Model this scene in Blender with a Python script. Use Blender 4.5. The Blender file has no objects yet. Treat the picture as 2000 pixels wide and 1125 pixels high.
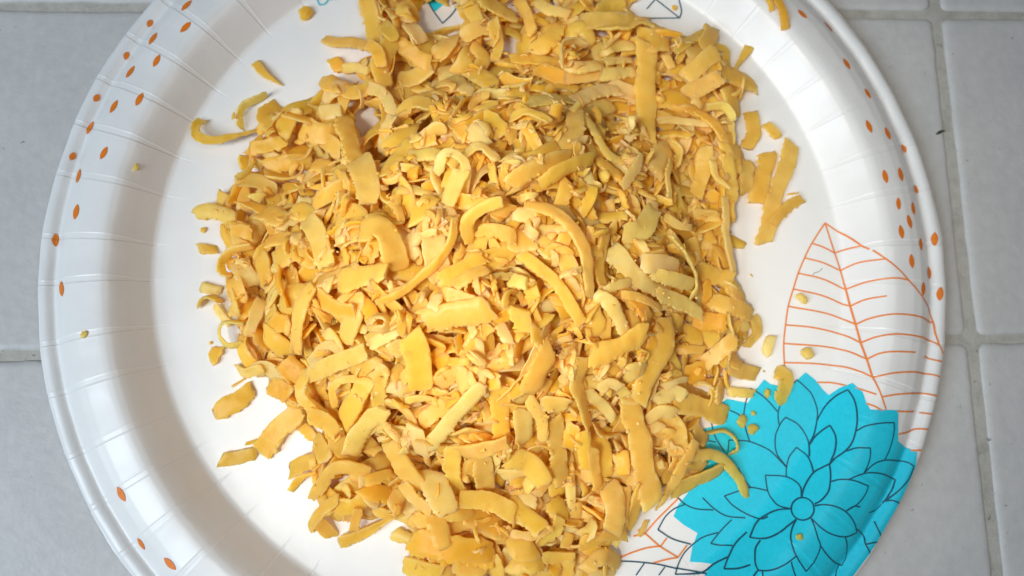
import bpy, bmesh, math, random
import numpy as np
from mathutils import Vector, noise as mnoise

RND = random.Random(11)
NR = np.random.RandomState(5)
C = bpy.context.scene.collection
MM = 0.001
rad = math.radians

# ------------------------------------------------------------------ camera
CAMP = np.array([-10.6, -38.55, 220.65])          # mm, origin = plate centre on the counter
ANG = (rad(8.1135), rad(-3.0149), rad(-1.1741))
cam = bpy.data.cameras.new("camera")
camo = bpy.data.objects.new("camera", cam); C.objects.link(camo)
camo.location = Vector(CAMP * MM); camo.rotation_euler = ANG
cam.lens = 25.2; cam.sensor_width = 36.0; cam.clip_start = 0.005; cam.clip_end = 20
cam.dof.use_dof = True; cam.dof.focus_distance = 0.196; cam.dof.aperture_fstop = 9.5
bpy.context.scene.camera = camo
RM = np.array(camo.rotation_euler.to_matrix())
FPX = 1400.0

# ------------------------------------------------------------------ world, lamps, exposure
sc = bpy.context.scene
w = bpy.data.worlds.new("World"); sc.world = w; w.use_nodes = True
w.node_tree.nodes["Background"].inputs[0].default_value = (0.78, 0.86, 1.0, 1)
w.node_tree.nodes["Background"].inputs[1].default_value = 0.10

def area(name, loc, target, size, energy, col, sy=None):
    l = bpy.data.lights.new(name, 'AREA'); l.energy = energy; l.color = col
    l.shape = 'RECTANGLE'; l.size = size; l.size_y = sy or size
    o = bpy.data.objects.new(name, l); C.objects.link(o)
    o.location = loc
    o.rotation_euler = (Vector(target) - Vector(loc)).to_track_quat('-Z', 'Y').to_euler()
    return o
area("window_light", (-0.60, -0.27, 0.57), (0, 0, 0.01), 0.28, 5.7, (0.77, 0.89, 1.0), 0.44)
area("ceiling_lamp_light", (0.34, -0.04, 0.75), (0, 0, 0), 0.24, 1.0, (1.0, 0.88, 0.74))
sp = bpy.data.lights.new("added_heap_spot", 'SPOT'); sp.energy = 15.5; sp.color = (1.0, .92, .78); sp.shadow_soft_size = .06  # added warm fill that brightens the heap's middle, not a known lamp
sp.spot_size = rad(24); sp.spot_blend = 1.0
spo = bpy.data.objects.new("added_heap_spot", sp); C.objects.link(spo); spo.location = (-.20, -.13, .52)
spo.rotation_euler = (Vector((.006, -.010, .02)) - spo.location).to_track_quat('-Z', 'Y').to_euler()
sc.view_settings.view_transform = 'Standard'; sc.view_settings.look = 'None'
sc.view_settings.exposure = 0.0; sc.view_settings.gamma = 1.0
sc.cycles.use_denoising = True
sc.cycles.max_bounces = 14; sc.cycles.diffuse_bounces = 12; sc.cycles.transmission_bounces = 10

# ------------------------------------------------------------------ photo pixel <-> place (only used to lay things out at real heights)
def ray(px, py):
    return RM @ np.array([(px - 1000) / FPX, -(py - 562.5) / FPX, -1.0])
def hit(px, py, h):
    d = ray(px, py); t = (h - CAMP[2]) / d[2]
    return CAMP[0] + t * d[0], CAMP[1] + t * d[1]
def proj(x, y, z):
    v = RM.T @ (np.array([x, y, z]) - CAMP)
    return 1000 + FPX * v[0] / -v[2], 562.5 - FPX * v[1] / -v[2]

# ------------------------------------------------------------------ helpers
def tag(o, label=None, cat=None, group=None, kind=None):
    if label: o['label'] = label
    if cat: o['category'] = cat
    if group: o['group'] = group
    if kind: o['kind'] = kind
    return o
def mesh_obj(name, verts, faces, mat, parent=None, smooth=True, tint=None, sharp=None):
    m = bpy.data.meshes.new(name)
    m.from_pydata([tuple(v) for v in verts], [], faces)
    if smooth: m.polygons.foreach_set("use_smooth", [True] * len(m.polygons))
    if tint is not None:
        a = m.color_attributes.new("tint", 'FLOAT_COLOR', 'POINT')
        a.data.foreach_set("color", np.asarray(tint, dtype=np.float32).ravel())
    if sharp: m.set_sharp_from_angle(angle=sharp)
    m.materials.append(mat); m.update()
    o = bpy.data.objects.new(name, m); C.objects.link(o)
    if parent: o.parent = parent
    return o

def new_mat(name):
    m = bpy.data.materials.new(name); m.use_nodes = True
    return m, m.node_tree.nodes, m.node_tree.links, m.node_tree.nodes["Principled BSDF"]
def nz(N, L, scale, detail=3, rough=.5, vec=None, lac=2.0):
    t = N.new("ShaderNodeTexNoise"); t.inputs["Scale"].default_value = scale
    t.inputs["Detail"].default_value = detail; t.inputs["Roughness"].default_value = rough
    tc = N.new("ShaderNodeTexCoord"); L.new(tc.outputs[vec or "Object"], t.inputs["Vector"])
    return t
def ramp(N, L, src, stops):
    r = N.new("ShaderNodeValToRGB"); e = r.color_ramp.elements
    while len(e) < len(stops): e.new(.5)
    for k, (p, c) in enumerate(stops):
        e[k].position = p; e[k].color = (c[0], c[1], c[2], 1) if not isinstance(c, float) else (c, c, c, 1)
    L.new(src, r.inputs[0]); return r
def bump(N, L, h, strength, dist, prev=None):
    b = N.new("ShaderNodeBump"); b.inputs["Strength"].default_value = strength
    b.inputs["Distance"].default_value = dist; L.new(h, b.inputs["Height"])
    if prev: L.new(prev.outputs[0], b.inputs["Normal"])
    return b
def mixc(N, L, f, a, b, mode='MIX'):
    m = N.new("ShaderNodeMix"); m.data_type = 'RGBA'; m.blend_type = mode
    if isinstance(f, float): m.inputs[0].default_value = f
    else: L.new(f, m.inputs[0])
    for s, v in ((6, a), (7, b)):
        if isinstance(v, tuple): m.inputs[s].default_value = (*v, 1)
        else: L.new(v, m.inputs[s])
    return m.outputs[2]

# cheese
M_CHEESE, N, L, B = new_mat("cheese")
at = N.new("ShaderNodeAttribute"); at.attribute_name = "tint"
n1 = nz(N, L, 260, 3, .6); r1 = ramp(N, L, n1.outputs[0], [(.32, (.98, .90, .64)), (.66, (1.0, 1.0, 1.0))])
c = mixc(N, L, 0.8, at.outputs["Color"], r1.outputs[0], 'MULTIPLY')
n2 = nz(N, L, 1500, 2, .5); r2 = ramp(N, L, n2.outputs[0], [(.68, 0.0), (.76, 1.0)])
n2b = nz(N, L, 120, 2, .5); r2b = ramp(N, L, n2b.outputs[0], [(.45, 0.0), (.65, 0.55)])
mm = N.new("ShaderNodeMath"); mm.operation = 'MULTIPLY'; L.new(r2.outputs[0], mm.inputs[0]); L.new(r2b.outputs[0], mm.inputs[1])
c = mixc(N, L, mm.outputs[0], c, (.93, .80, .50))
L.new(c, B.inputs["Base Color"])
B.inputs["Roughness"].default_value = .38
B.inputs["Specular IOR Level"].default_value = .42
B.inputs["Subsurface Weight"].default_value = .8
B.inputs["Subsurface Radius"].default_value = (1.0, .82, .48); B.inputs["Subsurface Scale"].default_value = .0020
tr = N.new("ShaderNodeBsdfTranslucent"); L.new(c, tr.inputs[0])
mx = N.new("ShaderNodeMixShader"); mx.inputs[0].default_value = .48
L.new(B.outputs[0], mx.inputs[1]); L.new(tr.outputs[0], mx.inputs[2])
L.new(mx.outputs[0], N["Material Output"].inputs[0])
b1 = bump(N, L, nz(N, L, 520, 4, .6).outputs[0], .35, .0004)
b2 = bump(N, L, nz(N, L, 2200, 2, .6).outputs[0], .25, .00012, b1)
L.new(b2.outputs[0], B.inputs["Normal"])

# coated paper
M_PAPER, N, L, B = new_mat("coated_paper")
n = nz(N, L, 60, 4, .6); r = ramp(N, L, n.outputs[0], [(.3, (.745, .75, .745)), (.7, (.785, .79, .785))])
L.new(r.outputs[0], B.inputs["Base Color"]); B.inputs["Roughness"].default_value = .34
B.inputs["Specular IOR Level"].default_value = .45
n3 = nz(N, L, 1600, 2, .6); n4 = nz(N, L, 90, 3, .5)
b1 = bump(N, L, n4.outputs[0], .18, .0008); b2 = bump(N, L, n3.outputs[0], .10, .00006, b1)
L.new(b2.outputs[0], B.inputs["Normal"])

def ink(name, col, rough=.46):
    m, N, L, B = new_mat(name)
    n = nz(N, L, 900, 3, .6)
    r = ramp(N, L, n.outputs[0], [(.3, tuple(v * .90 for v in col)), (.7, col)])
    L.new(r.outputs[0], B.inputs["Base Color"]); B.inputs["Roughness"].default_value = rough
    B.inputs["Specular IOR Level"].default_value = .35
    return m
M_ORANGE = ink("orange_ink", (.78, .20, .012)); M_ORLINE = ink("orange_line_ink", (.80, .25, .06))
M_TEAL = ink("teal_ink", (.013, .58, .77)); M_NAVY = ink("navy_ink", (.010, .085, .14))
M_TEXT = ink("lettering_ink", (.10, .52, .60))

# glazed tile and grout
M_TILE, N, L, B = new_mat("glazed_tile")
n = nz(N, L, 40, 4, .6); r = ramp(N, L, n.outputs[0], [(.3, (.54, .54, .53)), (.7, (.60, .595, .58))])
n5 = nz(N, L, 420, 2, .5); r5 = ramp(N, L, n5.outputs[0], [(.71, 0.0), (.76, .85)])
n6 = nz(N, L, 45, 2, .5); r6 = ramp(N, L, n6.outputs[0], [(.42, 0.0), (.58, 1.0)])
mm = N.new("ShaderNodeMath"); mm.operation = 'MULTIPLY'; L.new(r5.outputs[0], mm.inputs[0]); L.new(r6.outputs[0], mm.inputs[1])
n7 = nz(N, L, 260, 3, .6); r7 = ramp(N, L, n7.outputs[0], [(.35, (.93, .93, .93)), (.65, (1., 1., 1.))])
c = mixc(N, L, 1.0, r.outputs[0], r7.outputs[0], 'MULTIPLY')
c = mixc(N, L, mm.outputs[0], c, (.20, .19, .18))
L.new(c, B.inputs["Base Color"]); B.inputs["Specular IOR Level"].default_value = .3; B.inputs["Roughness"].default_value = .5
b1 = bump(N, L, nz(N, L, 330, 2, .45).outputs[0], .22, .0007)
b2 = bump(N, L, nz(N, L, 1100, 2, .5).outputs[0], .15, .0002, b1)
L.new(b2.outputs[0], B.inputs["Normal"])
M_GROUT, N, L, B = new_mat("grout")
n = nz(N, L, 160, 5, .7); r = ramp(N, L, n.outputs[0], [(.3, (.36, .345, .30)), (.5, (.46, .445, .40)), (.75, (.54, .52, .47))])
n5 = nz(N, L, 600, 2, .5); r5 = ramp(N, L, n5.outputs[0], [(.69, 0.0), (.75, .6)])
c = mixc(N, L, r5.outputs[0], r.outputs[0], (.13, .11, .08))
L.new(c, B.inputs["Base Color"]); B.inputs["Roughness"].default_value = .9
b1 = bump(N, L, nz(N, L, 700, 5, .7).outputs[0], .6, .0005); L.new(b1.outputs[0], B.inputs["Normal"])
M_HERB = ink("dried_herb", (.045, .085, .035), .8)
M_FIBRE = ink("dark_fibre", (.08, .08, .09), .8)

# ------------------------------------------------------------------ the counter: grout bed and tiles
PX, PY = 148.7, 85.3          # grid line crossing in plate coordinates
PITCH = 111.0
gx, gy = np.meshgrid(np.arange(-420, 321, 1.25), np.arange(-330, 310, 1.25))
def strip_nodes():
    # grout bed: a sheet whose surface undulates, sunk below the tile tops
    vs, fs = [], []
    xs = np.arange(-300, 301, 3.0); ys = np.arange(-270, 271, 3.0)
    for y in ys:
        for x in xs:
            vs.append((x * MM, y * MM, (-.95 + .22 * mnoise.noise(Vector((x * .11, y * .11, 3)))) * MM))
    nx = len(xs)
    for j in range(len(ys) - 1):
        for i in range(nx - 1):
            a = j * nx + i; fs.append((a, a + 1, a + nx + 1, a + nx))
    return vs, fs
v_, f_ = strip_nodes()
counter = mesh_obj("countertop", v_, f_, M_GROUT)
tag(counter, "beige grout bed of the white tiled countertop under the plate", kind='structure')

def tile_mesh(seed, w, h):
    nn = 64; vs, fs = [], []
    def axis(s):
        e = np.array([0, .12, .3, .55, .9, 1.4, 2.1, 3.0, 4.5])
        mid = np.linspace(7, s - 7, 44)
        return np.concatenate([e, mid, (s - e)[::-1]])
    ax, ay = axis(w), axis(h); rc = 2.6
    for y in ay:
        for x in ax:
            # distance to the rounded outline
            dx = min(x, w - x); dy = min(y, h - y)
            X, Y = x, y
            if dx < rc and dy < rc:
                # squeeze corner points inside the rounded corner
                q = math.hypot(rc - dx, rc - dy)
                k = max(rc - dx, rc - dy) / q if q > 0 else 1
                ndx, ndy = rc - (rc - dx) * k, rc - (rc - dy) * k
                X = ndx if x < w / 2 else w - ndx; Y = ndy if y < h / 2 else h - ndy
                d = rc - math.hypot(rc - ndx, rc - ndy)
            else: d = min(dx, dy)
            d = max(d, 0)
            t = min(d / 2.6, 1)
            z = -1.25 * (1 - math.sqrt(max(0, 1 - (1 - t) ** 2.6)))
            if d < .02: z = -2.6
            # wandering edge
            wob = .35 * math.exp(-d / 1.8)
            X += wob * mnoise.noise(Vector((x * .16, y * .16, seed * 7.1)))
            Y += wob * mnoise.noise(Vector((x * .16, y * .16, seed * 7.1 + 31)))
            z += .05 * mnoise.noise(Vector((x * .05, y * .05, seed * 3.3)))
            vs.append(((X - w / 2) * MM, (Y - h / 2) * MM, z * MM))
    nx = len(ax)
    for j in range(len(ay) - 1):
        for i in range(nx - 1):
            a = j * nx + i; fs.append((a, a + 1, a + nx + 1, a + nx))
    return vs, fs
k = 0
for ci in range(-3, 1):
    for ri in range(-2, 2):
        v_, f_ = tile_mesh(k + 1, PITCH - 3.7, PITCH - 2.9)
        t = mesh_obj("tile", v_, f_, M_TILE, counter)
        t.location = ((PX + (ci + .5) * PITCH + RND.uniform(-.2, .2)) * MM, (PY + (ri + .5) * PITCH + RND.uniform(-.2, .2)) * MM, RND.uniform(-.1, .1) * MM)
        t.rotation_euler = (rad(RND.uniform(-.12, .12)), rad(RND.uniform(-.12, .12)), rad(RND.uniform(-.2, .2)))
        k += 1

# ------------------------------------------------------------------ the paper plate
# profile r -> z (mm)
PR = [(0, 1.6), (60, 1.55), (98, 1.5), (103, 1.5), (106.4, 1.6), (107.3, 2.0), (108.2, 2.9), (110, 4.7), (112.5, 7.2), (114.5, 9.0), (116, 10.1), (117.5, 10.65), (119, 10.75),
      (121, 10.55), (123.5, 10.1), (125.3, 9.7), (125.9, 9.45), (128.5, 8.5), (130.5, 7.2), (132, 5.8), (133, 4.85), (133.6, 4.5), (134.2, 4.6), (134.9, 5.2),
      (135.8, 5.6), (137, 5.6), (138, 5.3), (138.4, 4.9)]
PRr = np.array([p[0] for p in PR]); PRz = np.array([p[1] for p in PR])
RMAX = 138.4
def smooth_profile():
    r = np.arange(0, RMAX + .001, .1); z = np.interp(r, PRr, PRz)
    kk = np.exp(-.5 * (np.arange(-12, 13) / 3.6) ** 2); kk /= kk.sum()
    zp = np.concatenate([np.full(12, z[0]), z, z[-1] + (z[-1] - z[-2]) * np.arange(1, 13)])
    return r, np.convolve(zp, kk, 'valid')
SR, SZ = smooth_profile()
def prof(r): return float(np.interp(r, SR, SZ))
NPL = 52
PL_ANG = [2 * math.pi * (i + RND.uniform(-.10, .10) + .35) / NPL for i in range(NPL)]
PL_DEP = [RND.uniform(.6, 1.25) for _ in range(NPL)]
PL_END = [RND.uniform(99.5, 104) for _ in range(NPL)]
def hw_ang(r): return (.20 + .80 * min(max((r - 104) / 14, 0), 1) - .25 * min(max((r - 127) / 8, 0), 1)) / max(r, 50)
PLA = np.array(PL_ANG)
def plate_z(x, y):
    r = math.hypot(x, y)
    z = prof(min(r, RMAX))
    if r > 98:
        th = math.atan2(y, x) % (2 * math.pi)
        d = (th - PLA + math.pi) % (2 * math.pi) - math.pi
        i = int(np.argmin(np.abs(d))); u = d[i] / hw_ang(r)
        g = min(max((r - PL_END[i]) / 5, 0), 1) * PL_DEP[i]
        if abs(u) < 2.2:
            box = 1 / (1 + math.exp((abs(u) - .92) * 18))
            z += g * (-.075 * box + .03 * math.exp(-((abs(u) - 1.12) / .16) ** 2))
            if u > 0: z -= .05 * g * math.exp(-((u - .5) / .3) ** 2)
        rim = min(max((r - 108) / 8, 0), 1)
        z += rim * (.10 * math.cos(d[i] * NPL) + .28 * mnoise.noise(Vector((x * .045, y * .045, 5.0))) + .05 * mnoise.noise(Vector((x * .3, y * .3, 9.0))))
    else:
        z += 0
    z += .10 * mnoise.noise(Vector((x * .03, y * .03, 1.0)))
    return z
def plate_n(x, y):
    r = math.hypot(x, y) or 1e-6
    s = (prof(min(r + .3, RMAX)) - prof(max(r - .3, 0))) / .6
    n = np.array([-s * x / r, -s * y / r, 1.0]); return n / np.linalg.norm(n)
def on_plate(x, y, off=0.0):
    p = np.array([x, y, plate_z(x, y)])
    return p + plate_n(x, y) * off if off else p
def pix_on_plate(px, py):
    d = ray(px, py); d = d / -d[2]
    t = CAMP[2] - 20.0; last = t
    while True:
        p = CAMP + d * t
        if p[2] <= prof(min(math.hypot(p[0], p[1]), RMAX)) or p[2] < 0: break
        last = t; t += .4
    a, b = last, t
    for _ in range(10):
        m = (a + b) / 2; p = CAMP + d * m
        if p[2] <= prof(min(math.hypot(p[0], p[1]), RMAX)): b = m
        else: a = m
    p = CAMP + d * b
    return p[0], p[1]

plate = bpy.data.objects.new("paper_plate", None); C.objects.link(plate); plate.empty_display_size = .05
tag(plate, "round white paper plate with pleated rim, orange dots, orange leaf and blue flower print", "plate")
def build_plate():
    rs = np.concatenate([np.array([.5]), np.arange(8, 97, 8), np.arange(98, 104, 1.0), np.arange(104, RMAX, .32), [RMAX]])
    fj = [-2.0, -1.5, -1.25, -1.12, -1.0, -.9, -.75, -.35, 0, .35, .75, .9, 1.0, 1.12, 1.25, 1.5, 2.0]
    cols = []
    for i in range(NPL):
        for f in fj: cols.append((i, f, 0.0))
        for g in (.12, .3, .5, .7, .88): cols.append((i, None, g))
    vs = []; ncol = len(cols)
    for r in rs:
        ha = hw_ang(r)
        for (i, f, g) in cols:
            if f is not None: th = PL_ANG[i] + f * ha
            else:
                a = PL_ANG[i] + 2 * ha; b = PL_ANG[(i + 1) % NPL] + (2 * math.pi if i == NPL - 1 else 0) - 2 * ha
                th = a + (b - a) * g
            rr = r
            if r > 134.6:
                rr += (r - 134.6) / 3.8 * (.45 * mnoise.noise(Vector((math.cos(th) * 6, math.sin(th) * 6, 2))) + .12 * mnoise.noise(Vector((math.cos(th) * 60, math.sin(th) * 60, 2))))
            x, y = rr * math.cos(th), rr * math.sin(th)
            vs.append((x, y, plate_z(x, y)))
    top = len(vs)
    fs = []
    for j in range(len(rs) - 1):
        for i in range(ncol):
            a = j * ncol + i; b = j * ncol + (i + 1) % ncol
            fs.append((a, b, b + ncol, a + ncol))
    vs.append((0, 0, plate_z(0, 0))); c = len(vs) - 1
    for i in range(ncol): fs.append((c, (i + 1) % ncol, i))
    # underside, 0.45 mm below, and the cut edge
    base = len(vs)
    for j in range(len(rs)):
        for i in range(0, ncol):
            x, y, z = vs[j * ncol + i]; vs.append((x, y, z - .5))
    for j in range(len(rs) - 1):
        for i in range(ncol):
            a = base + j * ncol + i; b = base + j * ncol + (i + 1) % ncol
            fs.append((a, a + ncol, b + ncol, b))
    o = (len(rs) - 1) * ncol
    for i in range(ncol):
        a = o + i; b = o + (i + 1) % ncol
        fs.append((a, b, base + b, base + a))
    vs.append((0, 0, 1.4)); c = len(vs) - 1
    for i in range(ncol): fs.append((c, base + i, base + (i + 1) % ncol))
    return [(x * MM, y * MM, z * MM) for x, y, z in vs], fs
v_, f_ = build_plate()
mesh_obj("plate_body", v_, f_, M_PAPER, plate, sharp=rad(50))

# print: ribbons and filled shapes lying on the paper
def catmull(pts, step):
    P = [np.array(p, float) for p in pts]
    if len(P) == 2:
        n = max(2, int(np.linalg.norm(P[1] - P[0]) / step) + 1)
        return [P[0] + (P[1] - P[0]) * t for t in np.linspace(0, 1, n)]
    out = []
    Q = [2 * P[0] - P[1]] + P + [2 * P[-1] - P[-2]]
    for i in range(1, len(Q) - 2):
        p0, p1, p2, p3 = Q[i - 1:i + 3]
        n = max(2, int(np.linalg.norm(p2 - p1) / step) + 1)
        for t in np.linspace(0, 1, n, endpoint=(i == len(Q) - 3)):
            out.append(.5 * ((2 * p1) + (-p0 + p2) * t + (2 * p0 - 5 * p1 + 4 * p2 - p3) * t * t + (-p0 + 3 * p1 - 3 * p2 + p3) * t ** 3))
    return out
def ribbon_add(vs, fs, pts, wid, off):
    xy = [pix_on_plate(*p) for p in pts]
    line = catmull(xy, .35)
    line = [p for p in line]
    n = len(line); base = len(vs)
    for i, p in enumerate(line):
        a = line[max(i - 1, 0)]; b = line[min(i + 1, n - 1)]
        d = b - a; l = np.linalg.norm(d) or 1; s = np.array([-d[1], d[0]]) / l
        for q in (-1, 0, 1):
            x, y = p + s * wid / 2 * q
            rr = math.hypot(x, y)
            if rr > RMAX - .35: x, y = x * (RMAX - .35) / rr, y * (RMAX - .35) / rr
            vs.append(on_plate(x, y, off) * MM)
    for i in range(n - 1):
        a = base + i * 3
        fs.append((a, a + 1, a + 4, a + 3)); fs.append((a + 1, a + 2, a + 5, a + 4))
def fix_up(o):
    bm = bmesh.new(); bm.from_mesh(o.data); bm.normal_update()
    fl = [f for f in bm.faces if f.normal.z < 0]
    bmesh.ops.reverse_faces(bm, faces=fl); bm.to_mesh(o.data); bm.free()
def lines_obj(name, text, mat, wid, off):
    vs, fs = [], []
    for ln in text.strip().splitlines():
        ln = ln.split('#')[0].split()
        if not ln: continue
        ox, oy = ORG[ln[0]]
        pts = [(ox + float(a.split(',')[0]) / 2.812, oy + float(a.split(',')[1]) / 2.812) for a in ln[1:]]
        ribbon_add(vs, fs, pts, wid, off)
    o = mesh_obj(name, vs, fs, mat, plate); fix_up(o); return o
ORG = dict(A=(500, 0), B=(1000, 0), C=(1500, 0), L=(0, 0), D=(0, 400), E=(500, 400), F=(1000, 400), G=(1500, 400),
           H=(0, 725), I=(500, 725), J=(1000, 725), K=(1500, 725))
def fill_obj(name, poly_px, mat, off, cell=.85):
    xy = [pix_on_plate(*p) if not isinstance(p[0], str) else (p[1], p[2]) for p in poly_px]
    xy = [((x, y) if math.hypot(x, y) < RMAX - .35 else (x * (RMAX - .35) / math.hypot(x, y), y * (RMAX - .35) / math.hypot(x, y))) for x, y in xy]
    # keep outer boundary on the round edge
    out = []
    for i, (x, y) in enumerate(xy):
        out.append((x, y)); X, Y = xy[(i + 1) % len(xy)]
        if math.hypot(x, y) > RMAX - .4 and math.hypot(X, Y) > RMAX - .4:
            a, b = math.atan2(y, x), math.atan2(Y, X); n = int(abs(a - b) / rad(.8)) + 1
            for k in range(1, n): t = a + (b - a) * k / n; out.append(((RMAX - .35) * math.cos(t), (RMAX - .35) * math.sin(t)))
    bm = bmesh.new()
    f = bm.faces.new([bm.verts.new((x, y, 0)) for x, y in out])
    bm.normal_update()
    if f.normal.z < 0: f.normal_flip()
    bmesh.ops.triangulate(bm, faces=bm.faces[:])
    X = [p[0] for p in out]; Y = [p[1] for p in out]
    def cut(co, no):
        bmesh.ops.bisect_plane(bm, geom=bm.verts[:] + bm.edges[:] + bm.faces[:], plane_co=co, plane_no=no, dist=1e-5)
    for v in np.arange(min(X) + cell, max(X), cell): cut((v, 0, 0), (1, 0, 0))
    for v in np.arange(min(Y) + cell, max(Y), cell): cut((0, v, 0), (0, 1, 0))
    cx, cy = sum(X) / len(X), sum(Y) / len(Y)
    if math.hypot(cx, cy) > 40:
        a0 = math.atan2(cy, cx)
        for a in PL_ANG:
            if abs((a - a0 + math.pi) % (2 * math.pi) - math.pi) < .8:
                for q in (-1.3, -1.1, -.95, .95, 1.1, 1.3):
                    t = a + q * hw_ang(120); cut((0, 0, 0), (-math.sin(t), math.cos(t), 0))
    for v in bm.verts: v.co = Vector(on_plate(v.co.x, v.co.y, off) * MM)
    for f in bm.faces: f.smooth = True
    bm.normal_update()
    bmesh.ops.reverse_faces(bm, faces=[f for f in bm.faces if f.normal.z < 0])
    me = bpy.data.meshes.new(name); bm.to_mesh(me); bm.free(); me.materials.append(mat)
    o = bpy.data.objects.new(name, me); C.objects.link(o); o.parent = plate
    return o

LEAF = """
G 312,100 240,212 200,292 165,376 138,463 110,558 95,660 85,762 88,867 93,925
G 312,100 420,165 515,225 558,245
G 575,250 650,297 720,355 772,413 820,470 860,525 882,570 905,640 920,710 942,775 965,835
G 312,100 365,265 397,362 427,465 452,557 482,657 510,758 543,848 575,948 625,1055 648,1125
G 240,212 300,232 365,265
G 200,292 300,318 397,362
G 165,376 300,408 427,465
G 138,463 300,500 452,557
G 110,558 300,592 400,625 482,657
G 95,660 250,675 400,712 510,758
G 85,762 300,778 420,800 543,848
G 88,867 250,872 400,888 500,915 575,948
G 268,975 350,978 445,997
G 480,1005 560,1030 595,1042
G 365,265 440,242 515,225
G 397,362 500,318 650,297
G 427,465 540,425 650,405 720,403 772,413
G 452,557 540,520 655,500
G 482,657 570,622 690,600 800,607 860,625 905,648
G 510,758 600,725 700,710 800,718 880,745 937,770
G 543,848 620,815 700,806 808,810
G 860,828 905,850 955,862
G 575,948 680,925 800,918 880,930 948,947
G 625,1055 720,1040 830,1035 925,1050
K 540,178 590,195 628,220
K 708,220 770,222 800,220
K 830,228 870,232 905,237
K 715,345 770,332 820,317 882,320
K 780,435 847,433
J 910,700 850,760 790,820 730,890 
J 730,890 810,960 910,1022
J 730,890 690,870
J 665,905 725,895
J 850,915 815,962
J 910,1022 960,955
J 910,1022 840,1035 770,1055
J 815,960 740,970 660,995 580,1028
J 350,1005 380,1062
J 365,1030 400,1015
"""
lines_obj("leaf_print", "\n".join(l for l in LEAF.strip().splitlines() if l[0] != 'J'), M_ORLINE, .50, .15)
lines_obj("lower_leaf_print", "\n".join(l for l in LEAF.strip().splitlines() if l[0] == 'J'), M_ORLINE, .50, .17)
TEALP = [(1343, 963), (1330, 900), (1375, 837), (1414, 828), (1405, 790), (1420, 779), (1460, 787), (1475, 762), (1492, 741), (1504, 750), (1538, 758), (1556, 742),
         (1573, 727), (1592, 742), (1606, 760), (1619, 772), (1640, 758), (1665, 748), (1685, 766), (1692, 785), (1699, 800), (1754, 801), (1753, 862),
         (1779, 878), (1790, 883), (1787, 910), (1783, 935), (1772, 950), (1768, 975), (1745, 1015), (1720, 1052), (1674, 1123), (1640, 1165), (1600, 1205), (1540, 1195), (1520, 1215), (1470, 1190),
         (1430, 1200), (1400, 1160), (1370, 1145), (1378, 1120), (1392, 1102), (1347, 1097), (1352, 1068), (1362, 1041), (1335, 1025), (1315, 1008), (1325, 985)]
fill_obj("flower_print", TEALP, M_TEAL, .15)
fill_obj("flower_print", [(836, 3), (850, 23), (866, 9), (861, 0), (850, -14)], M_TEAL, .15)
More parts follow.
